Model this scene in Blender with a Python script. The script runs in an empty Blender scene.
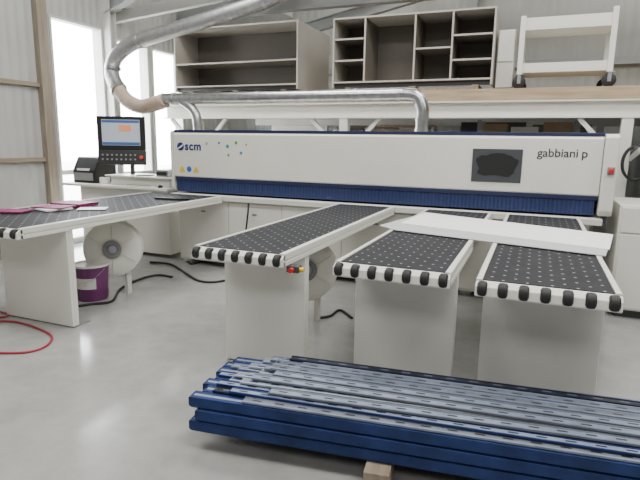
import bpy, bmesh, math, random
from mathutils import Vector, Matrix
random.seed(7)
S = bpy.context.scene
C = S.collection
PI = math.pi
H = 1.6
# ---------------------------------------------------------------- camera
cam = bpy.data.cameras.new('camera'); co = bpy.data.objects.new('camera', cam); C.objects.link(co)
cx = Vector((.9257, .3776, .0154)).normalized()
cz = Vector((.3689, -.9112, .1839)); cz = (cz - cx*cz.dot(cx)).normalized()
cy = cz.cross(cx)
M = Matrix((cx, cy, cz)).transposed().to_4x4(); M.translation = (0, 0, H)
co.matrix_world = M
cam.sensor_width = 36; cam.lens = 526/640*36; cam.clip_start = .05
S.camera = co

def ground(px, py, z=0.0):
    """point of the level plane at height z seen at a reference pixel (floor coordinates of cables, hoses)"""
    d = cx*((px-320)/526) + cy*((240-py)/526) - cz
    s = (z-H)/d.z
    return Vector((d.x*s, d.y*s, z))

# ---------------------------------------------------------------- materials
def mat(name, col, rough=.5, metal=0, var=.06, scale=6, bump=0, bscale=40, emit=0, spec=None):
    m = bpy.data.materials.new(name); m.use_nodes = True
    nt = m.node_tree; N = nt.nodes; L = nt.links
    b = N['Principled BSDF']; b.inputs['Roughness'].default_value = rough; b.inputs['Metallic'].default_value = metal
    if spec is not None: b.inputs['Specular IOR Level'].default_value = spec
    tc = N.new('ShaderNodeTexCoord'); no = N.new('ShaderNodeTexNoise'); no.inputs['Scale'].default_value = scale; no.inputs['Detail'].default_value = 5
    L.new(tc.outputs['Object'], no.inputs['Vector'])
    cr = N.new('ShaderNodeValToRGB')
    cr.color_ramp.elements[0].position = .3; cr.color_ramp.elements[1].position = .7
    cr.color_ramp.elements[0].color = [max(0, c*(1-var)) for c in col]+[1]
    cr.color_ramp.elements[1].color = [min(1, c*(1+var)) for c in col]+[1]
    L.new(no.outputs['Fac'], cr.inputs['Fac']); L.new(cr.outputs['Color'], b.inputs['Base Color'])
    if bump:
        n2 = N.new('ShaderNodeTexNoise'); n2.inputs['Scale'].default_value = bscale; L.new(tc.outputs['Object'], n2.inputs['Vector'])
        bp = N.new('ShaderNodeBump'); bp.inputs['Strength'].default_value = bump; bp.inputs['Distance'].default_value = .01
        L.new(n2.outputs['Fac'], bp.inputs['Height']); L.new(bp.outputs['Normal'], b.inputs['Normal'])
    if emit:
        L.new(cr.outputs['Color'], b.inputs['Emission Color']); b.inputs['Emission Strength'].default_value = emit
    return m

def mat_dots():
    m = mat('table_black_dots', (.028, .029, .033), .62, 0, .15, 8, spec=.14)
    nt = m.node_tree; N = nt.nodes; L = nt.links; b = N['Principled BSDF']
    tc = N.new('ShaderNodeTexCoord')
    outs = []
    for off in (0, .5):
        a = N.new('ShaderNodeVectorMath'); a.operation = 'MULTIPLY_ADD'
        a.inputs[1].default_value = (1/.115, 1/.115, 0); a.inputs[2].default_value = (off+.25, off+.1, 0)
        L.new(tc.outputs['Object'], a.inputs[0])
        f = N.new('ShaderNodeVectorMath'); f.operation = 'FRACTION'; L.new(a.outputs[0], f.inputs[0])
        s = N.new('ShaderNodeVectorMath'); s.operation = 'SUBTRACT'; s.inputs[1].default_value = (.5, .5, 0); L.new(f.outputs[0], s.inputs[0])
        ln = N.new('ShaderNodeVectorMath'); ln.operation = 'LENGTH'; L.new(s.outputs[0], ln.inputs[0])
        lt = N.new('ShaderNodeMath'); lt.operation = 'LESS_THAN'; lt.inputs[1].default_value = .068; L.new(ln.outputs['Value'], lt.inputs[0])
        outs.append(lt)
    mx = N.new('ShaderNodeMath'); mx.operation = 'MAXIMUM'; L.new(outs[0].outputs[0], mx.inputs[0]); L.new(outs[1].outputs[0], mx.inputs[1])
    mix = N.new('ShaderNodeMixRGB'); L.new(mx.outputs[0], mix.inputs['Fac'])
    src = b.inputs['Base Color'].links[0].from_socket
    L.new(src, mix.inputs['Color1']); mix.inputs['Color2'].default_value = (.31, .32, .34, 1)
    L.new(mix.outputs[0], b.inputs['Base Color'])
    return m

def mat_ribbed(name, col, rough, freq, axis='Y', strength=.6, dark=0):
    m = mat(name, col, rough, 0, .05, 2)
    nt = m.node_tree; N = nt.nodes; L = nt.links; b = N['Principled BSDF']
    tc = N.new('ShaderNodeTexCoord'); w = N.new('ShaderNodeTexWave'); w.wave_type = 'BANDS'; w.bands_direction = axis
    w.inputs['Scale'].default_value = freq; L.new(tc.outputs['Object'], w.inputs['Vector'])
    bp = N.new('ShaderNodeBump'); bp.inputs['Strength'].default_value = strength; bp.inputs['Distance'].default_value = .03
    L.new(w.outputs['Fac'], bp.inputs['Height']); L.new(bp.outputs['Normal'], b.inputs['Normal'])
    if dark:
        mr = N.new('ShaderNodeMapRange'); mr.inputs['To Min'].default_value = 1-dark; L.new(w.outputs['Fac'], mr.inputs['Value'])
        mu = N.new('ShaderNodeMixRGB'); mu.blend_type = 'MULTIPLY'; mu.inputs['Fac'].default_value = 1
        src = b.inputs['Base Color'].links[0].from_socket
        L.new(src, mu.inputs['Color1']); L.new(mr.outputs[0], mu.inputs['Color2']); L.new(mu.outputs[0], b.inputs['Base Color'])
    return m

def mat_wood(name, a, c, axis='X'):
    m = bpy.data.materials.new(name); m.use_nodes = True
    nt = m.node_tree; N = nt.nodes; L = nt.links; b = N['Principled BSDF']; b.inputs['Roughness'].default_value = .7
    tc = N.new('ShaderNodeTexCoord'); mp = N.new('ShaderNodeMapping')
    mp.inputs['Scale'].default_value = (1.2, 14, 14) if axis == 'X' else ((14, 1.2, 14) if axis == 'Y' else (14, 14, 1.2))
    no = N.new('ShaderNodeTexNoise'); no.inputs['Scale'].default_value = 2; no.inputs['Detail'].default_value = 6
    cr = N.new('ShaderNodeValToRGB'); cr.color_ramp.elements[0].color = list(a)+[1]; cr.color_ramp.elements[1].color = list(c)+[1]
    cr.color_ramp.elements[0].position = .3; cr.color_ramp.elements[1].position = .7
    L.new(tc.outputs['Object'], mp.inputs['Vector']); L.new(mp.outputs[0], no.inputs['Vector']); L.new(no.outputs['Fac'], cr.inputs['Fac']); L.new(cr.outputs[0], b.inputs['Base Color'])
    return m

def mat_floor():
    m = mat('concrete_floor', (.345, .345, .335), .3, 0, .10, .9, .03, 30, spec=.6)
    nt = m.node_tree; N = nt.nodes; L = nt.links; b = N['Principled BSDF']
    tc = N.new('ShaderNodeTexCoord'); n2 = N.new('ShaderNodeTexNoise'); n2.inputs['Scale'].default_value = 5; n2.inputs['Detail'].default_value = 10; n2.inputs['Roughness'].default_value = .65
    L.new(tc.outputs['Object'], n2.inputs['Vector'])
    cr = N.new('ShaderNodeValToRGB'); cr.color_ramp.elements[0].position = .35; cr.color_ramp.elements[0].color = (.86, .86, .85, 1); cr.color_ramp.elements[1].position = .6
    L.new(n2.outputs['Fac'], cr.inputs['Fac'])
    mu = N.new('ShaderNodeMixRGB'); mu.blend_type = 'MULTIPLY'; mu.inputs['Fac'].default_value = 1
    src = b.inputs['Base Color'].links[0].from_socket
    L.new(src, mu.inputs['Color1']); L.new(cr.outputs[0], mu.inputs['Color2']); L.new(mu.outputs[0], b.inputs['Base Color'])
    rr = N.new('ShaderNodeMapRange'); rr.inputs['To Min'].default_value = .08; rr.inputs['To Max'].default_value = .26
    L.new(n2.outputs['Fac'], rr.inputs['Value']); L.new(rr.outputs[0], b.inputs['Roughness'])
    return m

def mat_glass():
    m = bpy.data.materials.new('window_glass'); m.use_nodes = True
    nt = m.node_tree; N = nt.nodes; L = nt.links
    N.remove(N['Principled BSDF'])
    t = N.new('ShaderNodeBsdfTransparent'); g = N.new('ShaderNodeBsdfGlossy'); g.inputs['Roughness'].default_value = .03
    mx = N.new('ShaderNodeMixShader'); mx.inputs[0].default_value = .06
    L.new(t.outputs[0], mx.inputs[1]); L.new(g.outputs[0], mx.inputs[2]); L.new(mx.outputs[0], N['Material Output'].inputs['Surface'])
    return m

W = mat('machine_white', (.75, .74, .68), .4, 0, .02, 3)
WD = mat('machine_grey_white', (.66, .65, .60), .5, 0, .03, 3)
STEELW = mat('painted_steel_white', (.55, .55, .52), .5, 0, .04, 3)
STEELG = mat('painted_steel_grey', (.27, .28, .28), .5, 0, .06, 3)
BLACK = mat('black_plastic', (.010, .010, .011), .45, 0, .1)
RUB = mat('black_rubber', (.014, .014, .015), .6, 0, .1)
DG = mat('dark_grey', (.05, .05, .055), .5)
GREY = mat('mid_grey', (.22, .22, .22), .5)
LGREY = mat('light_grey_board', (.50, .51, .52), .5, 0, .03, 3)
NAVY = mat('navy_blue', (.013, .020, .075), .45, 0, .15, 20)
LOGO = mat('logo_blue', (.012, .028, .14), .45, 0, .05, 20)
NAVY2 = mat_ribbed('navy_blue_flaps', (.021, .038, .135), .5, 8, 'X', .25, .35)
BLUE = mat('rail_blue_paint', (.017, .034, .12), .65, 0, .3, 9, spec=.25)
BLUE2 = mat('rail_dark_blue_paint', (.012, .019, .058), .65, 0, .2, 9, spec=.25)
ALU = mat('aluminium', (.40, .43, .48), .55, .3, .15, 12)
ALUB = mat('bluish_aluminium', (.22, .26, .35), .6, .2, .2, 12)
ALUD = mat('dull_grey_aluminium', (.15, .165, .20), .6, .2, .22, 12)
STEEL = mat('galvanised_steel', (.50, .51, .52), .3, 1, .2, 14)
FLEX = mat('flexible_duct_foil', (.42, .425, .43), .42, .85, .15, 20, .3, 50)
BEIGE = mat('beige_flexible_hose', (.44, .35, .27), .6, 0, .1, 12)
DOTS = mat_dots()
FLOOR = mat_floor()
WALL = mat_ribbed('corrugated_wall', (.42, .425, .41), .55, 2.2, 'Y', .4)
WALLB = mat_ribbed('corrugated_back_wall', (.35, .36, .34), .6, 2.0, 'X', .3)
WALLD = mat('bounce_cutting_wall', (.20, .20, .19), .7)  # unseen front and right walls, coloured dark to cut ambient bounce light
CEIL = mat('ceiling_sheet', (.40, .41, .39), .7)
TIMBER = mat_wood('timber', (.34, .25, .16), (.50, .38, .25), 'X')
TIMBERY = mat_wood('timber_dark', (.21, .165, .12), (.33, .27, .20), 'Y')
TIMBERZ = mat_wood('timber_post', (.21, .175, .135), (.32, .275, .215), 'Z')
CARD = mat('cardboard', (.30, .22, .14), .8, 0, .12, 4)
CABIN = mat('cabinet_grey_brown', (.15, .134, .113), .55, 0, .06, 3)
CABED = mat('cabinet_pale_edge', (.46, .43, .38), .55, 0, .05, 3)
CABS = mat('cabinet_grey_side', (.36, .345, .315), .55, 0, .04, 3)
CABW = mat('cabinet_white', (.64, .63, .59), .5, 0, .03, 3)
GLASS = mat_glass()
PAPER = mat('white_board', (.95, .95, .95), .5, 0, .01, 3)
MAG = mat('magenta_print', (.22, .018, .10), .55, 0, .45, 25, spec=.3)
PURP = mat('purple_pail', (.15, .03, .13), .4, 0, .12, 6)
RED = mat('red_plastic', (.55, .02, .02), .4, 0, .1)
REDH = mat('red_hose', (.34, .022, .045), .45, 0, .1)
YEL = mat('yellow_sign', (.80, .55, .02), .5, 0, .03)
TEAL = mat('teal_print', (.02, .30, .36), .5, 0, .03)
GREEN = mat('green_print', (.10, .40, .10), .5, 0, .03)
MIDBLUE = mat('blue_print', (.03, .12, .50), .5, 0, .03)
TEXT = mat('dark_lettering', (.035, .035, .045), .5, 0, .03)
SCREEN = mat('screen_glow', (.36, .39, .44), .3, 0, .03, 3, 0, 40, .45)
SORANGE = mat('screen_orange', (.70, .25, .12), .3, 0, .03, 3, 0, 40, .35)
SBLUE = mat('screen_blue', (.05, .10, .26), .3, 0, .03, 3, 0, 40, .35)
PLATE = mat('plate_grey', (.055, .058, .064), .4, 0, .05, 5)
OUT = mat('outside_ground', (.6, .6, .58), .8, 0, .05)

# ---------------------------------------------------------------- mesh building
ORG = {}
class MB:
    def __init__(s): s.bm = bmesh.new()
    def box(s, x0, x1, y0, y1, z0, z1, mi=0):
        v = [s.bm.verts.new(p) for p in ((x0,y0,z0),(x1,y0,z0),(x1,y1,z0),(x0,y1,z0),(x0,y0,z1),(x1,y0,z1),(x1,y1,z1),(x0,y1,z1))]
        for f in ((3,2,1,0),(4,5,6,7),(0,1,5,4),(1,2,6,5),(2,3,7,6),(3,0,4,7)):
            s.bm.faces.new([v[i] for i in f]).material_index = mi
        return s
    def obox(s, c, size, rot=Matrix(), mi=0):
        hx, hy, hz = [q/2 for q in size]; c = Vector(c); r = rot.to_3x3()
        v = [s.bm.verts.new(c + r @ Vector(p)) for p in ((-hx,-hy,-hz),(hx,-hy,-hz),(hx,hy,-hz),(-hx,hy,-hz),(-hx,-hy,hz),(hx,-hy,hz),(hx,hy,hz),(-hx,hy,hz))]
        for f in ((3,2,1,0),(4,5,6,7),(0,1,5,4),(1,2,6,5),(2,3,7,6),(3,0,4,7)):
            s.bm.faces.new([v[i] for i in f]).material_index = mi
        return s
    def beam(s, p0, p1, w, h):
        p0, p1 = Vector(p0), Vector(p1); d = (p1-p0)
        q = d.to_track_quat('X', 'Z').to_matrix()
        return s.obox((p0+p1)/2, (d.length, w, h), q)
    def prism(s, poly, axis, a0, a1, mi=0):
        def P(u, v, a): return {'X': (a,u,v), 'Y': (u,a,v), 'Z': (u,v,a)}[axis]
        A = [s.bm.verts.new(P(u,v,a0)) for u,v in poly]; B = [s.bm.verts.new(P(u,v,a1)) for u,v in poly]
        n = len(poly)
        for i in range(n): s.bm.faces.new((A[i],A[(i+1)%n],B[(i+1)%n],B[i])).material_index = mi
        s.bm.faces.new(A[::-1]).material_index = mi; s.bm.faces.new(B).material_index = mi
        return s
    def lathe(s, prof, o, ax, seg=28):
        o = Vector(o); ax = Vector(ax).normalized(); u = ax.orthogonal().normalized(); w = ax.cross(u)
        rings = []
        for r, h in prof:
            if r < 1e-5: rings.append([s.bm.verts.new(o+ax*h)])
            else: rings.append([s.bm.verts.new(o+ax*h+(u*math.cos(2*PI*k/seg)+w*math.sin(2*PI*k/seg))*r) for k in range(seg)])
        for a, b in zip(rings, rings[1:]):
            for k in range(seg):
                k2 = (k+1) % seg
                if len(a) == 1 and len(b) == 1: continue
                if len(a) == 1: s.bm.faces.new((a[0], b[k], b[k2]))
                elif len(b) == 1: s.bm.faces.new((a[k], a[k2], b[0]))
                else: s.bm.faces.new((a[k], a[k2], b[k2], b[k]))
        return s
    def cyl(s, p0, p1, r, seg=20):
        p0, p1 = Vector(p0), Vector(p1); L = (p1-p0).length
        return s.lathe([(0,0),(r,0),(r,L),(0,L)], p0, p1-p0, seg)
    def tube(s, pts, r, seg=10, sub=8, rib=0, cap=True):
        pts = [Vector(p) for p in pts]; P = []
        for i in range(len(pts)-1):
            p0 = pts[max(i-1,0)]; p1 = pts[i]; p2 = pts[i+1]; p3 = pts[min(i+2,len(pts)-1)]
            for k in range(sub):
                t = k/sub
                P.append(.5*((2*p1)+(p2-p0)*t+(2*p0-5*p1+4*p2-p3)*t*t+(3*p1-p0-3*p2+p3)*t**3))
        P.append(pts[-1])
        n = None; rings = []
        for i, p in enumerate(P):
            d = (P[min(i+1,len(P)-1)]-P[max(i-1,0)])
            if d.length < 1e-7: d = Vector((0,0,1))
            d.normalize()
            n = d.orthogonal() if n is None else n - d*n.dot(d)
            n.normalize(); b = d.cross(n)
            rr = r*(1-(rib if i % 2 else 0))
            rings.append([s.bm.verts.new(p+(n*math.cos(2*PI*k/seg)+b*math.sin(2*PI*k/seg))*rr) for k in range(seg)])
        for a, b in zip(rings, rings[1:]):
            for k in range(seg): s.bm.faces.new((a[k], a[(k+1)%seg], b[(k+1)%seg], b[k]))
        if cap: s.bm.faces.new(rings[0][::-1]); s.bm.faces.new(rings[-1])
        return s
    def build(s, name, mats, parent=None, bevel=0, smooth=False):
        bmesh.ops.recalc_face_normals(s.bm, faces=s.bm.faces[:])
        if parent is not None: org = ORG[parent.name]
        else:
            xs = [v.co for v in s.bm.verts]
            org = Vector(((min(v.x for v in xs)+max(v.x for v in xs))/2, (min(v.y for v in xs)+max(v.y for v in xs))/2, min(v.z for v in xs)))
        bmesh.ops.translate(s.bm, verts=s.bm.verts[:], vec=-org)
        me = bpy.data.meshes.new(name); s.bm.to_mesh(me); s.bm.free()
        for m in (mats if isinstance(mats, (list, tuple)) else [mats]): me.materials.append(m)
        if smooth:
            for p in me.polygons: p.use_smooth = True
            me.set_sharp_from_angle(angle=math.radians(40))
        o = bpy.data.objects.new(name, me); C.objects.link(o)
        if parent is not None: o.parent = parent
        else: o.location = org
        ORG[o.name] = org
        if bevel:
            b = o.modifiers.new('bevel', 'BEVEL'); b.width = bevel; b.segments = 2; b.limit_method = 'ANGLE'
        return o

def tag(o, label, cat, group=None):
    o['label'] = label; o['category'] = cat
    if group: o['group'] = group
    return o
def thing(name, label, cat, loc, group=None):
    o = bpy.data.objects.new(name, None); C.objects.link(o); o.location = loc; o.empty_display_size = .2
    ORG[o.name] = Vector(loc)
    return tag(o, label, cat, group)
def struct(o): o['kind'] = 'structure'; return o
def text(body, size, x, z, y, m, parent, name, label=None, extr=.0015, bold=0.0, space=1.0):
    cu = bpy.data.curves.new('t', 'FONT'); cu.body = body; cu.size = size; cu.extrude = extr; cu.offset = bold; cu.space_character = space
    t = bpy.data.objects.new('t', cu); C.objects.link(t); bpy.context.view_layer.update()
    me = bpy.data.meshes.new_from_object(t.evaluated_get(bpy.context.evaluated_depsgraph_get()))
    bpy.data.objects.remove(t)
    org = ORG[parent.name]
    me.transform(Matrix.Translation(Vector((x, y, z))-org) @ Matrix.Rotation(PI/2, 4, 'X'))
    me.materials.clear(); me.materials.append(m)
    o = bpy.data.objects.new(name, me); C.objects.link(o); o.parent = parent; ORG[o.name] = org
    if label: o['label'] = label
    return o
def copy_tree(o, parent=None):
    c = o.copy(); C.objects.link(c); c.parent = parent
    for ch in list(o.children): copy_tree(ch, c)
    return c
RZ = lambda d: Matrix.Rotation(math.radians(d), 4, 'Z')

# ---------------------------------------------------------------- setting
XL, YB, XR, YF, ZC = -6.5, 10.5, 7.0, -5.0, 5.6
struct(MB().box(XL, XR, YF, YB, -.1, 0).build('floor', FLOOR))
struct(MB().box(-40, XL-.3, -20, 30, -.25, -.15).build('ground_outside', OUT))
OP = [(5.78, 6.78, .05, 3.3), (6.94, 7.84, 1.0, 3.2), (7.92, 8.8, 1.0, 3.2)]
m = MB(); y = YF
for a, b, z0, z1 in OP:
    m.box(XL-.2, XL, y, a, 0, ZC); m.box(XL-.2, XL, a, b, 0, z0); m.box(XL-.2, XL, a, b, z1, ZC); y = b
m.box(XL-.2, XL, y, YB, 0, ZC); struct(m.build('wall_left', WALL))
struct(MB().box(XL, XR, YB, YB+.2, 0, ZC).build('wall_back', WALLB))
struct(MB().box(XR, XR+.2, YF, YB, 0, ZC).build('wall_right', WALLD))
struct(MB().box(XL, XR, YF-.2, YF, 0, ZC).build('wall_front', WALLD))
struct(MB().box(XL-.2, XR+.2, YF-.2, YB+.2, ZC, ZC+.1).build('ceiling', CEIL))
for i, (a, b, z0, z1) in enumerate(OP):
    t = .04; m = MB()
    m.box(XL-.12, XL+.02, a, a+t, z0, z1).box(XL-.12, XL+.02, b-t, b, z0, z1).box(XL-.12, XL+.02, a+t, b-t, z0, z0+t).box(XL-.12, XL+.02, a+t, b-t, z1-t, z1)
    if i == 0: m.box(XL-.09, XL-.03, a+t, b-t, 1.05, 1.12)
    w = struct(m.build('window_%d' % (i+1), STEELW, None, .004))
    g = MB().box(XL-.065, XL-.06, a+t, b-t, z0+t, z1-t).build('window_pane', GLASS, w)
struct(MB().box(XL, XL+.1, 5.52, 5.68, 0, 5).build('trim_1', TIMBERZ, None, .005))
struct(MB().box(XL, XL+.05, 1, 5.52, 2.28, 2.34).build('trim_2', TIMBERY, None, .004))
struct(MB().box(XL, XL+.05, 1, 5.52, 1.26, 1.32).build('trim_3', TIMBERY, None, .004))
struct(MB().box(XL, XL+.04, 1, 5.52, 0, .25).build('baseboard_left', TIMBERY, None, .004))
m = MB(); m.box(XL, XL+.16, 6.79, 6.81, 0, ZC).box(XL, XL+.16, 6.91, 6.93, 0, ZC).box(XL+.07, XL+.09, 6.81, 6.91, 0, ZC)
struct(m.build('trim_4', STEELW))
def girder(n, p0, p1, h=.26, w=.16, mt=STEELG):
    p0, p1 = Vector(p0), Vector(p1); up = Vector((0,0,h/2))
    m = MB().beam(p0, p1, .02, h).beam(p0+up, p1+up, w, .02).beam(p0-up, p1-up, w, .02); struct(m.build('trim_%d' % n, mt))
girder(5, (XL, 8.75, 3.95), (6, 8.75, 3.95))
girder(6, (XL+.05, 7.0, 3.5), (-3.2, 8.7, 4.35), .16, .12, STEELW)
girder(7, (XL+.05, 6.86, 3.62), (-3.6, 6.86, 4.6), .2, .14)
girder(8, (-4.9, 6.0, 4.15), (-4.9, 10.4, 4.15), .12, .08, STEELW)
girder(9, (-2.2, 6.0, 4.4), (-2.2, 10.4, 4.4), .12, .08, STEELW)
girder(10, (XL+.05, 9.8, 3.3), (-.5, 9.8, 4.5), .2, .14)
m = MB()
for x in (-1.3, 1.8, 4.6): m.box(x-.09, x+.09, 10.3, 10.5, 0, ZC)
struct(m.build('trim_11', STEELG))
struct(MB().box(XL, XR, 10.36, 10.5, 2.95, 3.07).build('trim_12', STEELG))

# ---------------------------------------------------------------- beam saw
BX0, BX1, BY = -4.3, .57, 5.6
saw = thing('panel_saw', 'long white horizontal beam saw with dark blue flap strip behind the tables', 'panel saw', (-1.9, 6.0, 0))
m = MB().prism([(5.62,1.12),(5.60,1.14),(5.60,1.665),(5.625,1.69),(6.25,1.69),(6.3,1.64),(6.3,1.12)], 'X', BX0, BX1)
beam = m.build('pressure_beam', W, saw, .006)
MB().box(BX0, BX1, 5.612, 5.75, 1.69, 1.72).build('top_trim', NAVY, saw, .003)['label'] = 'dark blue strip along the top edge'
m = MB()
for k in range(122):
    x = BX0+.03+k*.0398
    if x+.039 < BX1: m.box(x, x+.039, 5.618+.0015*(k % 2), 5.63+.0015*(k % 2), .945, 1.125)
m.build('flap_strip', NAVY2, saw)['label'] = 'dark blue row of hanging flaps'
MB().box(BX0+.02, BX1, 5.604, 5.617, 1.09, 1.13).build('blue_moulding', NAVY, saw, .003)
MB().box(BX0+.05, BX1-.02, 5.66, 6.2, .945, 1.12).build('saw_carriage_tunnel', DG, saw)
MB().box(BX0, BX1+.05, 5.52, 6.4, .86, .922).build('bench_top', WD, saw, .006)
m = MB().box(BX0+.05, BX1-.05, 5.60, 6.35, .06, .86)
for x in (-4.2, -3.0, -1.8, -.6, .4): m.box(x-.06, x+.06, 5.7, 6.3, 0, .06)
m.build('base', W, saw, .006)
for a, b in ((-4.22,-3.5),(-3.49,-2.76),(-2.75,-2.0),(-1.99,-1.2),(-1.19,-.4),(-.39,.48)):
    d = MB().box(a, b, 5.585, 5.60, .09, .84).build('access_panel', W, saw, .003)
    MB().box((a+b)/2-.03, (a+b)/2+.03, 5.578, 5.585, .70, .72).build('latch', GREY, d)
m = MB().prism([(5.55,.95),(5.52,1.0),(5.52,1.68),(5.57,1.71),(6.3,1.71),(6.35,1.68),(6.35,.95)], 'X', BX1+.005, BX1+.12)
m.build('end_cover', W, saw, .01)
MB().prism([(5.61,.97),(5.58,1.0),(5.58,1.68),(5.6,1.705),(6.3,1.705),(6.33,1.68),(6.33,.97)], 'X', BX0-.035, BX0-.003).build('end_cover', WD, saw, .005)
es = MB().box(BX1+.04, BX1+.10, 5.50, 5.52, 1.34, 1.41).build('emergency_stop', GREY, saw, .004)
MB().lathe([(0,.03),(.02,.028),(.026,.018),(.02,.0)], (BX1+.07, 5.50, 1.375), (0,-1,0), 18).build('push_button', RED, es, 0, True)
# marks on the beam
ft = 5.5985
text('scm', .142, -4.125, 1.472, ft, LOGO, beam, 'logo_lettering', 'navy blue logo lettering', .001, .005, 1.12)
MB().lathe([(0,0),(.052,0),(.052,.002),(0,.002)], (-4.19, ft, 1.512), (0,-1,0), 28).build('logo_disc', LOGO, beam)
pts = [(-.052,-.030),(-.01,-.020),(.025,.000),(.052,.036),(.012,.012),(-.02,-.008)]
MB().prism([(-4.19+a, 1.512+b) for a, b in pts], 'Y', ft-.0035, ft-.0025).build('logo_swoosh', PAPER, beam)
MB().lathe([(.012,0),(.016,0),(.016,.002),(.012,.002)], (-3.80, ft, 1.555), (0,-1,0), 16).build('registered_ring', LOGO, beam)
text('gabbiani', .113, -.0, 1.490, ft, TEXT, beam, 'model_lettering', 'dark grey lettering', .001, .001)
text('p', .113, .388, 1.490, ft, TEXT, beam, 'model_lettering', 'dark grey single letter', .001, .001)
def star(x, z, r, mt):
    p = []
    for k in range(10):
        a = k*PI/5+.3; q = r if k % 2 == 0 else r*.68; p.append((x+q*math.cos(a), z+q*math.sin(a)))
    MB().prism(p, 'Y', ft-.001, ft).build('star_sticker', mt, beam)
for x, z, r, mt in ((-3.62,1.565,.018,MIDBLUE),(-3.50,1.525,.028,TEAL),(-3.38,1.57,.024,GREEN),(-3.49,1.42,.020,GREEN),(-3.31,1.45,.024,TEAL),(-3.24,1.55,.014,GREEN)):
    star(x, z, r, mt)
MB().prism([(-4.22,1.195),(-4.13,1.195),(-4.175,1.275)], 'Y', ft-.001, ft).build('warning_triangle', YEL, beam)
MB().lathe([(0,0),(.036,0),(.036,.001),(0,.001)], (-4.07, ft, 1.232), (0,-1,0), 20).build('mandatory_sign', MIDBLUE, beam)
MB().prism([(-4.01,1.195),(-3.92,1.195),(-3.965,1.275)], 'Y', ft-.001, ft).build('warning_triangle', YEL, beam)
pl = MB().box(-.607, -.13, 5.592, 5.5995, 1.225, 1.555).build('name_plate', [PLATE], beam, .003)
pl['label'] = 'dark grey rectangular plate with black patch'
out = []
for k in range(36):
    a = 2*PI*k/36; r = 1+.07*math.sin(5*a+.6)+.05*math.sin(9*a)
    out.append((-.37+.19*r*math.copysign(abs(math.cos(a))**.6, math.cos(a)), 1.395+.11*r*math.copysign(abs(math.sin(a))**.55, math.sin(a))))
MB().prism(out, 'Y', 5.5895, 5.5915).build('black_patch', BLACK, beam)

# ---------------------------------------------------------------- air tables
def air_table(x0, x1, y0, y1, label, nr, blower, panel_y=3.15, pin=(0,0)):
    xc = (x0+x1)/2
    t = thing('air_table', label, 'air table', (xc, (y0+y1)/2, 0), 'air cushion tables in front of the saw')
    MB().box(x0+.032, x1-.032, y0+.05, y1, .895, .92).build('tabletop', DOTS, t)['label'] = 'dark surface with pale air nozzle dots'
    for sgn, xa in ((1, x0), (-1, x1)):
        pr = [(xa,.845),(xa,.872),(xa+sgn*.008,.874),(xa+sgn*.008,.882),(xa,.884),(xa,.922),(xa+sgn*.006,.926),(xa+sgn*.030,.926),(xa+sgn*.030,.845)]
        MB().prism(pr, 'Y', y0+.03, y1).build('side_rail', W, t)
    MB().box(x0+.032, x1-.032, y0+.06, y1, .85, .893).build('air_chamber', WD, t)
    m = MB().prism([(y0,.842),(y0-.008,.85),(y0-.004,.895),(y0+.03,.917),(y0+.05,.917),(y0+.05,.842)], 'X', x0, x1)
    m.build('front_plate', W, t, .004)
    for k in range(nr):
        x = x0+.035+(x1-x0-.07)*k/(nr-1)
        w = .021
        MB().lathe([(0,-w-.004),(.028,-w-.003),(.038,-w+.004),(.04,0),(.038,w-.004),(.028,w+.003),(0,w+.004)], (x, y0+.012, .883), (1,0,0), 18).build('roller', RUB, t, 0, True)
    a, b = x0+.01+pin[0], x1-.01-pin[1]
    m = MB().box(a, b, panel_y, panel_y+.025, .012, .848).box(a, a+.02, panel_y+.025, panel_y+.07, .012, .848).box(b-.02, b, panel_y+.025, panel_y+.07, .012, .848)
    m.build('leg_panel', W, t, .004)
    MB().box(a+.01, b-.01, panel_y+.026, panel_y+.2, 0, .012).build('foot_plate', GREY, t)
    if blower:
        bx, by, bz = xc+blower[0], blower[1], .49
        d = Vector((.62, -1, .0)).normalized()
        o = Vector((bx, by, bz))
        m = MB().lathe([(0,0),(.27,0),(.285,.012),(.285,.158),(.27,.17),(.10,.172),(.085,.16),(0,.155)], o, d, 40)
        bl = m.build('blower', W, t, 0, True); bl['label'] = 'round white blower drum under the table'
        MB().lathe([(.05,.175),(.088,.178),(.093,.186),(.08,.19),(.05,.186)], o, d, 28).build('inlet_ring', GREY, bl, 0, True)
        MB().lathe([(0,.19),(.03,.19),(.045,.183),(.05,.174),(0,.172)], o, d, 24).build('motor_hub', ALU, bl, 0, True)
        u = Vector((0,0,1)); w = d.cross(u)
        for k in range(6):
            a_ = k*PI/3; e = u*math.cos(a_)+w*math.sin(a_)
            MB().beam(o+d*.174+e*.095, o+d*.174+e*.25, .008, .008).build('housing_rib', WD, bl)
        MB().box(bx-.09, bx+.09, by-.09, by+.09, bz+.2, .85).build('air_outlet', W, t)
        for q in (-.18, .14): MB().box(bx+q-.02, bx+q+.02, by-.03, by+.03, 0, bz-.1).build('blower_stand', WD, t)
    return t
TY = 5.5
air_table(-4.62, -3.53, 2.72, TY, 'widest air table at far left with magenta papers on its black surface', 9, (.07, 4.2), 3.17, (.27, .0))
t1 = air_table(-2.02, -1.37, 2.78, TY, 'narrow empty black dotted air table standing second from left', 7, (-.18, 4.25))
air_table(-1.03, -.37, 2.75, TY, 'black dotted air table in the middle under left end of white board', 7, None)
air_table(-.235, .425, 2.68, TY, 'rightmost black dotted air table under right end of white board', 7, None)
vl = MB().box(-1.38, -1.30, 2.86, 2.92, .80, .842).build('air_valve', DG, t1, .004)
MB().cyl((-1.34, 2.86, .82), (-1.34, 2.83, .82), .016).build('valve_knob', RED, vl, 0, True)
MB().cyl((-1.30, 2.89, .82), (-1.27, 2.89, .82), .014).build('fitting', YEL, vl, 0, True)
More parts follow.
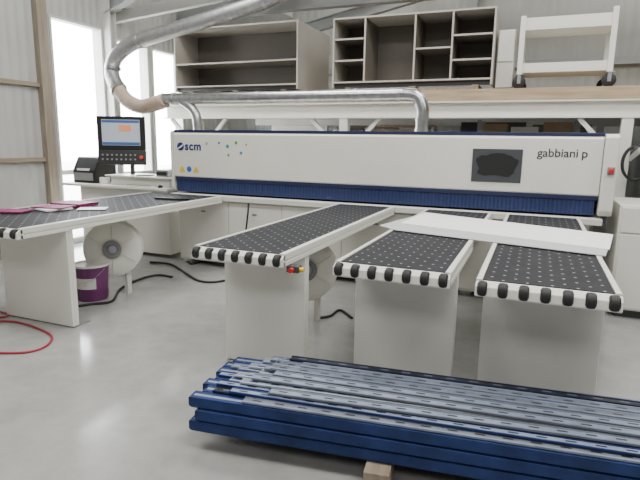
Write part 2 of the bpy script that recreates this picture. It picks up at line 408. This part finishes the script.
# boards on the tables
def sheet(name, cs, z, th, m, label, cat):
    mb = MB().prism(cs, 'Z', z, z+th); return tag(mb.build(name, m), label, cat)
sheet('white_board', [(-1.15,4.14),(-.97,3.97),(.445,3.62),(.57,4.40),(-.98,5.0)], .928, .005, LGREY, 'light grey board showing along the front of the large white board', 'board')
sheet('white_board', [(-1.02,4.33),(.49,3.84),(.59,4.52),(-.97,5.12)], .9335, .003, PAPER, 'large bright white board lying across the two right-hand air tables', 'board')
# brochures
for i, (x, y, r, z, w, h, th, mt, lb) in enumerate((
    (-4.40,3.36,20,.928,.30,.21,.012,MAG,'dark magenta brochure nearest the front end of the wide left table'),
    (-4.26,3.66,-15,.928,.34,.25,.014,PAPER,'white paper pad beneath a magenta leaflet on the wide left table'),
    (-4.25,3.68,10,.943,.32,.23,.010,MAG,'dark magenta leaflet lying on the white pad on the wide left table'),
    (-4.30,3.98,5,.928,.36,.27,.030,MAG,'thick dark magenta brochure behind the white pad on the left table'),
    (-3.94,3.86,35,.928,.26,.19,.004,PAPER,'loose white sheet beside the magenta brochures, nearest the saw'))):
    b = MB().obox((x,y,z+th/2), (w,h,th), RZ(r)).build('brochure', mt); tag(b, lb, 'brochure', 'papers on the wide left table')
tag(MB().obox((-3.8, 4.9, .934), (.42,.05,.02), RZ(12)).build('black_ruler', BLACK, None, .003), 'black straightedge lying on the wide left table near the saw', 'ruler')

# ---------------------------------------------------------------- control console
cs = thing('control_console', 'white operator console with monitor at the left end of the saw', 'console', (-5.2, 5.95, 0))
MB().box(-6.05, -4.5, 5.72, 6.25, .05, .93).build('cabinet_body', W, cs, .006)
MB().box(-6.30, -4.43, 5.6, 6.3, .93, .965).build('desktop', W, cs, .006)
MB().box(-5.50, -4.50, 5.75, 6.2, .965, 1.08).build('riser_box', WD, cs, .006)
MB().box(-5.56, -4.44, 5.70, 6.25, 1.08, 1.10).build('riser_shelf', W, cs, .004)
MB().cyl((-5.33, 6.0, 1.10), (-5.33, 6.0, 1.5), .03).build('monitor_post', DG, cs, 0, True)
R = RZ(28); mc = Vector((-5.36, 5.85, 1.58))
def mp(x, y, z): return mc + (R.to_3x3() @ Vector((x, y, z)))
mon = MB().obox(mp(0,0,.09), (.64,.06,.46), R).build('monitor', BLACK, cs, .01)
MB().obox(mp(0,-.032,.10), (.51,.006,.35), R).build('screen', SCREEN, mon)
MB().obox(mp(-.0,-.036,.25), (.50,.004,.035), R).build('screen_title_bar', SBLUE, mon)
MB().obox(mp(.06,-.036,.16), (.16,.004,.08), R).build('screen_window', SORANGE, mon)
MB().obox(mp(.0,-.036,-.05), (.50,.004,.04), R).build('screen_task_bar', SBLUE, mon)
kp = MB().obox(mp(0,-.02,-.24), (.64,.08,.20), R @ Matrix.Rotation(math.radians(-12),4,'X')).build('button_panel', BLACK, cs, .01)
for i in range(8):
    for j in range(2): MB().lathe([(0,.012),(.012,.012),(.014,0)], mp(-.25+i*.062, -.063-.010*j, -.205-.06*j), R.to_3x3() @ Vector((0,-1,.2)), 12).build('push_button', GREY, kp, 0, True)
MB().lathe([(0,.03),(.022,.028),(.028,.018),(.02,0)], mp(.27,-.065,-.24), R.to_3x3() @ Vector((0,-1,.2)), 16).build('stop_button', RED, kp, 0, True)
pr = thing('label_printer', 'black label printer standing at the left end of the console desktop', 'printer', (-6.02, 5.95, .966))
MB().prism([(5.76,.966),(5.76,1.14),(5.86,1.33),(6.15,1.33),(6.18,1.29),(6.18,.966)], 'X', -6.21, -5.80).build('printer_body', BLACK, pr, .01)
MB().box(-6.18, -5.83, 5.745, 5.76, 1.0, 1.11).build('front_cover', GREY, pr, .003)
MB().box(-6.12, -5.90, 5.748, 5.80, 1.14, 1.17).build('label_strip', PAPER, pr)
kb = thing('keyboard', 'white keyboard lying on the console desktop in front of riser', 'keyboard', (-4.9, 5.66, .966))
MB().box(-5.12, -4.7, 5.61, 5.695, .966, .982).build('case', W, kb, .003)
m = MB()
for i in range(14):
    for j in range(3): m.box(-5.105+i*.0285, -5.082+i*.0285, 5.617+j*.025, 5.637+j*.025, .982, .988)
m.build('keys', GREY, kb)
bx = thing('control_box', 'small grey control box on the riser shelf right of monitor', 'control box', (-4.66, 5.93, 1.101))
MB().box(-4.76, -4.56, 5.8, 6.05, 1.101, 1.19).build('case', GREY, bx, .008)
MB().box(-4.74, -4.58, 5.795, 5.80, 1.12, 1.165).build('display', BLACK, bx)
ms = thing('computer_mouse', 'small black computer mouse lying right of the white keyboard', 'mouse', (-4.58, 5.66, .966))
MB().lathe([(.03,0),(.034,.012),(.028,.028),(.012,.036),(0,.038)], (-4.58,5.66,.966), (0,0,1), 20).build('shell', BLACK, ms, 0, True)
MB().cyl((-4.585,5.645,1.0),(-4.575,5.645,1.0),.007,12).build('scroll_wheel', GREY, ms)
lr = thing('label_roll', 'white label roll standing on the desktop between printer and riser', 'label roll', (-5.66, 5.8, .966))
MB().lathe([(.02,0),(.07,0),(.07,.09),(.02,.09),(.02,0)], (-5.66,5.8,.966), (0,0,1), 28).build('paper', PAPER, lr, 0, True)
MB().lathe([(.015,.001),(.0198,.001),(.0198,.094),(.015,.094),(.015,.001)], (-5.66,5.8,.966), (0,0,1), 20).build('core', CARD, lr, 0, True)
tag(MB().obox((-4.98, 5.85, 1.107), (.21,.14,.012), RZ(15)).build('note_pad', DG, None, .002), 'dark note pad lying on the riser shelf below the monitor', 'note pad')

# ---------------------------------------------------------------- ducts
fd = thing('extraction_duct', 'big silver flexible extraction duct curving down from the roof at left', 'duct', (-5.4, 6.2, 2.0))
path = [(-2.75,6.9,3.95),(-3.05,6.8,3.66),(-3.55,6.65,3.44),(-4.25,6.5,3.24),(-4.95,6.4,3.08),(-5.45,6.32,2.96),(-5.75,6.25,2.76),(-5.80,6.2,2.52),(-5.60,6.1,2.28)]
MB().tube(path, .106, 20, 14, .05).build('foil_hose', FLEX, fd, 0, True)
MB().tube([(-5.62,6.11,2.30),(-5.42,6.06,2.13),(-5.15,6.02,2.04),(-4.9,6.0,2.07),(-4.72,6.0,2.115)], .10, 20, 10, .07).build('plastic_hose', BEIGE, fd, 0, True)['label'] = 'beige ribbed hose joining the pipe'
MB().lathe([(.10,-.03),(.118,-.03),(.118,.03),(.10,.03)], (-5.61,6.105,2.29), (.75,-.2,-.7), 24).build('hose_clamp', STEEL, fd, 0, True)
MB().lathe([(.10,-.02),(.114,-.02),(.114,.02),(.10,.02)], (-5.79,6.21,2.60), (.1,.1,1), 24).build('elbow_joint', STEEL, fd, 0, True)
MB().lathe([(.10,-.02),(.114,-.02),(.114,.02),(.10,.02)], (-5.40,6.33,2.975), (-1,-.15,-.35), 24).build('elbow_joint', STEEL, fd, 0, True)
MB().cyl((-3.55,6.65,3.54),(-3.55,6.65,ZC), .008).build('hanger', STEEL, fd)
MB().lathe([(.107,-.02),(.117,-.02),(.117,.02),(.107,.02)], (-3.55,6.65,3.44), (-1,-.2,-.3), 24).build('hanger_ring', STEEL, fd, 0, True)
MB().cyl((-2.75,6.9,3.9),(-2.75,6.9,ZC), .105, 24).build('riser_pipe', STEEL, fd, 0, True)
sp = thing('steel_pipe', 'straight galvanised extraction pipe running level above the saw', 'pipe', (-2.9, 6.0, 1.7))
MB().tube([(-4.71,6,2.13),(-4.4,6,2.135),(-1.8,6,2.135),(-1.42,6,2.135),(-1.28,6,2.10),(-1.22,6,1.97),(-1.22,6,1.85),(-1.22,6,1.722)], .072, 24, 8).build('pipe', STEEL, sp, 0, True)
for x in (-4.58,-3.3,-2.0,-1.5): MB().lathe([(.07,-.02),(.079,-.02),(.079,.02),(.07,.02)], (x,6,2.135), (1,0,0), 24).build('pipe_collar', STEEL, sp, 0, True)
for z in (1.74,1.86): MB().lathe([(.07,-.015),(.081,-.015),(.081,.015),(.07,.015)], (-1.22,6,z), (0,0,1), 24).build('pipe_collar', STEEL, sp, 0, True)
MB().tube([(-4.45,6.0,2.11),(-4.3,6.0,2.02),(-4.22,6.0,1.9),(-4.2,6.0,1.722)], .06, 20, 8).build('branch_pipe', STEEL, sp, 0, True)
for x, r_ in ((-1.22,.10),(-4.2,.09)): MB().cyl((x,6.0,1.6905),(x,6.0,1.7215), r_, 28).build('pipe_flange', WD, saw, 0, True)

# ---------------------------------------------------------------- storage platform
DZ = 2.27
mz = thing('storage_platform', 'timber-edged storage platform on white steel beams behind the saw', 'platform', (-1.2, 8.5, 0))
MB().box(-5.5, 5.5, 7.02, 10.25, DZ-.06, DZ).build('deck', TIMBER, mz)
MB().box(-5.5, 5.5, 6.97, 7.02, DZ-.14, DZ).build('edge_board', TIMBER, mz, .004)
m = MB(); m.box(-5.5,5.5,6.96,7.08,DZ-.16,DZ-.142).box(-5.5,5.5,7.03,7.045,DZ-.33,DZ-.16).box(-5.5,5.5,6.96,7.08,DZ-.35,DZ-.33)
m.build('front_beam', W, mz)
MB().box(-5.5,5.5,9.9,10.0,DZ-.35,DZ-.061).build('rear_beam', STEELW, mz)
for x in (-4.9, -2.5, .92, 3.6):
    m = MB().box(x-.06,x+.06,6.97,6.985,0,DZ-.351).box(x-.06,x+.06,7.065,7.08,0,DZ-.351).box(x-.007,x+.007,6.985,7.065,0,DZ-.351)
    m.build('post', W, mz)
    MB().box(x-.06,x+.06,9.9,10.0,0,DZ-.351).build('post', STEELW, mz)
    MB().beam((x-.06,7.02,1.45),(x-.5,7.02,DZ-.352),.05,.05).build('brace', W, mz)
    if x < 3: MB().beam((x+.06,7.02,1.45),(x+.5,7.02,DZ-.352),.05,.05).build('brace', W, mz)

def open_cabinet(x0, x1, y0, y1, z0, z1, divs, shelves, label):
    c = thing('open_cabinet', label, 'cabinet', ((x0+x1)/2, (y0+y1)/2, z0), 'unfinished cabinets on the storage platform')
    t = .022
    MB().box(x0,x0+t,y0,y1,z0,z1).build('side_panel', CABED, c, .002)
    MB().box(x1-t,x1,y0,y0+.02,z0,z1).build('edge_strip', CABED, c)
    MB().box(x1-t,x1,y0+.02,y1,z0,z1).build('side_panel', CABS, c, .002)
    MB().box(x0+t,x1-t,y0,y1,z1-t,z1).build('top_panel', CABED, c, .002); MB().box(x0+t,x1-t,y0,y1,z0+.06,z0+.06+t).build('bottom_panel', CABED, c, .002)
    MB().box(x0+t,x1-t,y0+.05,y0+.07,z0,z0+.06).build('plinth', DG, c)
    yb = min(y1, y0+.62)
    MB().box(x0+t,x1-t,yb-.01,yb,z0+.082,z1-t).build('back_panel', CABIN, c)
    for d in divs:
        m = MB().box(d-t/2,d+t/2,y0+.005,y0+.02,z0+.082,z1-t,1).box(d-t/2,d+t/2,y0+.02,yb-.012,z0+.082,z1-t,0); m.build('divider', [CABIN, CABED], c)
    for a, b, z in shelves:
        m = MB().box(a,b,y0+.01,y0+.025,z,z+t,1).box(a,b,y0+.025,yb-.012,z,z+t,0); m.build('shelf', [CABIN, CABED], c)
    return c
CZ = DZ+.07
def bearers(xs, lb):
    for i, x in enumerate(xs): tag(MB().box(x-.04,x+.04,7.12,7.7,DZ,CZ).build('timber_bearer', TIMBERY, None, .003), lb, 'timber block', lb)
bearers((-5.1,-4.3,-3.5), 'short timber bearer under the left open cabinet')
bearers((-2.5,-1.6,-.8), 'short timber bearer under the right open cabinet')
open_cabinet(-5.40,-3.27,7.13,8.35,CZ,CZ+.94,(),((-5.37,-3.30,CZ+.40),),'long grey-brown open cabinet with one shelf and deep pale side, left on platform')
open_cabinet(-2.74,-.60,7.13,7.75,CZ,CZ+.92,(-2.28,-1.60,-1.12),((-2.71,-2.295,CZ+.35),(-2.71,-2.295,CZ+.63),(-1.585,-1.135,CZ+.46),(-1.105,-.63,CZ+.30),(-1.105,-.63,CZ+.60)),'open cabinet split into four bays with shelves, beside the trolley')
for x0_, x1_, lb in ((-5.2,-3.3,'dark plank lying on the platform edge before the left cabinet'),(-2.7,-.8,'dark plank lying on the platform edge before the right cabinet')):
    tag(MB().box(x0_, x1_, 6.98, 7.10, DZ, DZ+.028).build('plank', TIMBERY, None, .002), lb, 'plank')
hb = thing('white_cupboard', 'narrow plain white cupboard between the open cabinet and the trolley', 'cupboard', (-.46, 7.5, DZ))
MB().box(-.57,-.37,7.3,7.6,DZ+.04,DZ+.74).build('casing', CABW, hb, .006)
MB().box(-.56,-.38,7.32,7.58,DZ,DZ+.04).build('plinth', DG, hb)
MB().box(-.56,-.38,7.285,7.3,DZ+.36,DZ+.73).build('door', W, hb, .003)
# trolley
tr = thing('trolley', 'white metal trolley with two trays and black castors on the platform', 'trolley', (.2, 7.4, DZ))
x0,x1,y0,y1 = -.31,.72,7.10,7.62
for nm, za, zb in (('top_tray', DZ+.68, DZ+.82), ('lower_tray', DZ+.19, DZ+.30)):
    m = MB().box(x0,x1,y0,y1,za,za+.02).box(x0,x1,y0,y0+.015,za+.02,zb).box(x0,x1,y1-.015,y1,za+.02,zb).box(x0,x0+.015,y0+.015,y1-.015,za+.02,zb).box(x1-.015,x1,y0+.015,y1-.015,za+.02,zb)
    m.build(nm, W, tr, .003)
for x in (x0+.028,x1-.028):
    for y in (y0-.016,y1+.016):
        MB().box(x-.03,x+.03,y-.015,y+.015,DZ+.17,DZ+.88 if x > 0 else DZ+.84).build('post', W, tr, .003)
        cs_ = MB().box(x-.05,x+.05,y-.045,y+.045,DZ+.160,DZ+.17).box(x-.02,x+.02,y-.04,y-.035,DZ+.06,DZ+.160).box(x-.02,x+.02,y+.035,y+.04,DZ+.06,DZ+.160).build('castor', STEEL, tr)
        MB().lathe([(0,-.03),(.06,-.03),(.076,-.02),(.076,.02),(.06,.03),(0,.03)], (x,y,DZ+.077), (.35,1,0), 20).build('wheel', RUB, cs_, 0, True)
MB().cyl((x1-.028,y0-.016,DZ+.86),(x1-.028,y1+.016,DZ+.86),.012).build('handle_bar', W, tr, 0, True)

# stored goods beneath the platform
def leaning(x, w, y, h, mt, label, name='stored_panel', cat='panel'):
    tag(MB().prism([(y,0),(y+.03,0),(y+.33,h),(y+.30,h)], 'X', x, x+w).build(name, mt), label, cat)
leaning(-4.6,1.1,8.6,1.88,CABW,'white panel leaning below the platform at its left end')
leaning(-3.2,.9,9.0,1.90,CABIN,'brown panel leaning below the platform left of pipe drop')
leaning(-1.2,1.0,8.8,1.95,DG,'dark panel leaning below the platform behind the black-patched plate')
leaning(-.1,.8,8.4,1.90,CABIN,'brown panel leaning below the platform behind the beam lettering')
leaning(1.5,1.2,8.4,1.8,CABS,'grey panel leaning below platform at its right end')
cr = thing('timber_crate', 'slatted timber crate stored below the platform in the middle', 'crate', (-2.0,8.3,0))
for k in range(9): MB().box(-2.4,-1.5,8.0,8.02,.05+k*.2,.2+k*.2).build('front_slat', TIMBER, cr)
for x in (-2.4,-1.55):
    for yy in (8.02,8.55): MB().box(x,x+.05,yy,yy+.05,0,1.85).build('corner_post', TIMBERZ, cr)
MB().box(-2.4,-1.5,8.02,8.6,1.85,1.87).build('lid', TIMBER, cr)
rk = thing('storage_rack', 'low grey storage rack below platform behind right half of the saw beam', 'rack', (-.2,7.8,0))
for x in (-.75,.45):
    for yy in (7.5,8.05): MB().box(x-.025,x+.025,yy-.025,yy+.025,0,1.92).build('upright', STEELG, rk)
for z in (.3,1.0,1.62): MB().box(-.77,.47,7.48,8.07,z,z+.03).build('shelf', STEELG, rk)
for x, w, h, mt, lb in ((-.70,.30,.22,CARD,'cardboard box at left end of the rack top shelf'),(-.35,.34,.18,CABW,'white box in the middle of the rack top shelf'),(.05,.34,.24,CARD,'cardboard box at right end of the rack top shelf')):
    tag(MB().box(x,x+w,7.55,7.95,1.651,1.651+h).build('storage_box', mt, None, .004), lb, 'box', 'boxes on the rack')
# ---------------------------------------------------------------- right cabinet and coil
ec = thing('electrical_cabinet', 'low white electrical cabinet standing at right end of the saw', 'cabinet', (1.5,5.9,0))
MB().box(.75,2.4,5.5,6.35,.08,1.07).build('body', W, ec, .008)
MB().box(.8,2.35,5.55,6.3,0,.08).build('plinth', DG, ec)
for a,b in ((.77,1.56),(1.59,2.38)):
    MB().box(a,b,5.485,5.5,.82,1.05).build('drawer_panel', W, ec, .004)
    d = MB().box(a,b,5.485,5.5,.1,.80).build('door', W, ec, .004)
    MB().box(b-.08,b-.05,5.47,5.485,.45,.58).build('handle', DG, d, .003)
hc = thing('hose_coil', 'black hose coiled on a bracket by the post right of saw', 'hose', (1.0,6.93,1.2))
pts = []
for k in range(73):
    a = k*2*PI/18; pts.append((1.03+.13*math.cos(a), 6.82+.02*k/18, 1.42+.19*math.sin(a)))
MB().tube(pts,.014,8,2).build('coil', RUB, hc, 0, True)
MB().box(.99,1.07,6.80,6.97,1.585,1.60).build('bracket', STEEL, hc)

# ---------------------------------------------------------------- pail, hoses, cables
pb = ground(93, 298)
pail = thing('pail', 'purple plastic pail standing on the floor under the wide left table', 'pail', (pb.x,pb.y,0))
MB().lathe([(0,0),(.14,0),(.145,.01),(.165,.33),(.175,.335),(.175,.36),(.165,.365),(.16,.345),(.155,.33)], (pb.x,pb.y,0), (0,0,1), 32).build('body', PURP, pail, 0, True)
MB().lathe([(0,.352),(.15,.352),(.172,.366),(.176,.36),(.176,.345)], (pb.x,pb.y,0), (0,0,1), 32).build('lid', WD, pail, 0, True)
m = MB(); seg = 14
lo = [m.bm.verts.new((pb.x+.1545*math.cos(a), pb.y+.1545*math.sin(a), .13)) for a in [math.radians(-105+k*75/seg) for k in range(seg+1)]]
hi = [m.bm.verts.new((pb.x+.1615*math.cos(a), pb.y+.1615*math.sin(a), .24)) for a in [math.radians(-105+k*75/seg) for k in range(seg+1)]]
for k in range(seg): m.bm.faces.new((lo[k], lo[k+1], hi[k+1], hi[k]))
m.build('paper_label', CABW, pail, 0, True)
MB().tube([(pb.x+.178,pb.y,.33),(pb.x+.15,pb.y-.14,.24),(pb.x,pb.y-.2,.2),(pb.x-.15,pb.y-.14,.24),(pb.x-.178,pb.y,.33)],.004,6).build('handle', STEEL, pail, 0, True)
def cable(name, px, r, mt, label, cat, pre=(), post=()):
    pts = list(pre)+[ground(a,b,r) for a,b in px]+list(post)
    tag(MB().tube(pts, r, 8, 6).build(name, mt, None, 0, True), label, cat)
cable('air_hose', [(-30,310),(-4,311),(8,314),(2,317),(-30,317)], .009, REDH, 'short red hose loop on the floor at the left edge', 'hose')
cable('air_hose', [(-30,322),(5,321),(22,323),(42,330),(52,337),(46,346),(28,352),(0,353),(-30,352)], .009, REDH, 'long red hose looping on the floor before the wide left table', 'hose')
cable('cable', [(78,306),(92,304),(112,301),(120,289),(140,279),(158,275),(172,277)], .013, RUB, 'thick black cable winding on the floor beside the pail', 'cable')
cable('cable', [(150,262),(170,264),(184,272),(200,281),(222,281),(242,273),(262,268)], .013, RUB, 'black cable crossing the floor between the left and second tables', 'cable')
cable('cable', [(204,262),(192,264),(188,262)], .011, RUB, 'black cable hanging down from the saw bench to the floor', 'cable',
      pre=[Vector((-3.15,5.49,.86)),Vector((-3.15,5.46,.7)),Vector((-3.2,5.46,.4)),Vector((-3.3,5.45,.1))])
cable('cable', [(316,318),(330,316),(340,310),(352,318)], .012, RUB, 'short black cable on the floor beside the second table leg', 'cable')

# ---------------------------------------------------------------- stack of rails on bearers
PIV = Vector((-1.52, 2.12, 0)); A0 = 7.0
def place(o, x, y, z, a):
    q = RZ(A0) @ Vector((x, y, 0))
    o.location = (PIV.x+q.x, PIV.y+q.y, z); o.rotation_euler = (0, 0, math.radians(a))
for x, lb in ((.95,'brown timber bearer under the middle of the blue rails'),(2.3,'timber bearer under the right end of the blue rails')):
    b = MB().box(-.06,.06,-.36,.36,0,.10).build('timber_bearer', TIMBERY, None, .004); tag(b, lb, 'timber block'); place(b, x, .25, 0, A0)
L = 2.95
TH = .064
def make_tube():
    r = thing('steel_rail', '', 'rail', (0,0,0))
    w = .036
    MB().prism([(-w+.014,0),(w-.014,0),(w-.014,.012),(w,.012),(w,TH),(.012,TH),(.012,TH-.006),(-.012,TH-.006),(-.012,TH),(-w,TH),(-w,.012),(-w+.014,.012)], 'X', 0, L).build('tube', BLUE, r)
    MB().box(.01,L-.01,-.011,.011,TH-.006,TH-.001).build('slot_insert', ALUB, r)
    MB().box(-.006,.0,-w+.004,w-.004,.015,TH-.006).build('end_cap', BLUE2, r)
    return r
proto = make_tube(); first = True
names = ('bottom','middle','upper')
for k in range(3):
    for j in ((0,3,6) if k < 2 else range(7)):
        o = proto if first else copy_tree(proto); first = False
        place(o, random.uniform(-.05,.03)+(-.02,.04,.0)[k], .005+.079*j+(0,-.008,.006)[k], .1005+(TH+.0005)*k, A0+(0,.25,-.15)[k])
        if j == 0: o['label'] = 'square blue rail at the front of the %s stack layer' % names[k]
        else:
            o['label'] = 'square blue rail in the %s layer of the stack, behind the front one' % names[k]
            o['group'] = 'square blue rails, %s layer' % names[k]
def make_strip(w, h, m1, m2, ln, slot):
    r = thing('profile_strip', '', 'profile strip', (0,0,0))
    MB().prism([(-w/2+.006,0),(w/2-.006,0),(w/2-.006,h*.35),(w/2,h*.35),(w/2,h),(w/2-.008,h),(w/2-.009,h*.7),(-w/2+.009,h*.7),(-w/2+.008,h),(-w/2,h),(-w/2,h*.35),(-w/2+.006,h*.35)], 'X', 0, ln).build('channel', m1, r)
    m = MB().box(.004,ln-.004,-w/2+.010,w/2-.010,h*.7,h*.85,0)
    for q in range(int(ln/.12)): m.box(.05+q*.12,.05+q*.12+.045,-.005,.005,h*.85,h*.85+.0006,1)
    m.build('insert', [m2, slot], r)
    return r
P = [make_strip(.056,.015,ALUB,ALUD,2.75,BLACK), make_strip(.050,.014,ALU,ALUB,2.6,BLUE2), make_strip(.052,.015,BLUE2,BLACK,2.5,ALUD), make_strip(.058,.015,ALUD,ALUB,2.7,BLACK), make_strip(.052,.014,BLUE,ALUB,2.65,BLUE2), make_strip(.056,.015,ALU,BLUE,2.55,BLACK)]
used = [False]*6
kinds = ['bluish aluminium strip with slotted grey insert','silver channel strip with slotted bluish insert','dark blue channel strip with black insert','dull grey strip with slotted bluish insert','blue channel strip with slotted bluish insert','silver strip with slotted blue insert']
short = ['bluish aluminium','silver and bluish','dark blue','dull grey','blue','silver and blue']
zl = .1005+3*(TH+.0005)
for ly, (rot, pitch, ys, n) in enumerate(((A0,.061,-.01,9),(A0-.7,.063,.04,8),(A0+.4,.066,.06,7),(A0-1.0,.074,.16,5))):
    for i in range(n):
        k = (0,5,3,4,1,2,3,0,4,3,2,1)[(i*5+ly*3) % 12]
        o = copy_tree(P[k]) if used[k] else P[k]; used[k] = True
        place(o, random.uniform(-.02,.30)+.05*ly, ys+.02+i*pitch, zl+.0155*ly, rot+random.uniform(-.07,.07))
        nm = ('lowest','second','third','topmost')[ly]
        o['label'] = '%s in the %s strip layer on the rails' % (kinds[k], nm)
        o['group'] = '%s strips, %s layer' % (short[k], nm)

# ---------------------------------------------------------------- light
wd = bpy.data.worlds.new('world'); S.world = wd; wd.use_nodes = True
bg = wd.node_tree.nodes['Background']; bg.inputs['Color'].default_value = (.94,.97,1,1); bg.inputs['Strength'].default_value = 22
def area(name, loc, sx, sy, e, rot=(0,0,0), col=(1,1,1)):
    l = bpy.data.lights.new(name,'AREA'); l.shape = 'RECTANGLE'; l.size = sx; l.size_y = sy; l.energy = e; l.color = col
    o = bpy.data.objects.new(name,l); o.location = loc; o.rotation_euler = rot; C.objects.link(o)
for i,(x,y) in enumerate(((-3.6,1.5),(.6,1.5),(4.2,2.5),(-3.6,5.0),(.6,5.0),(-2.5,9.2),(1.5,9.2))):
    area('hall_light', (x,y,5.4), 2.6, 1.2, 165 if y < 8 else 70, (0,0,0), (1,.985,.955))
area('skylight', (0,-3,5.3), 6, 2, 220, (0,0,0), (1,.985,.955))
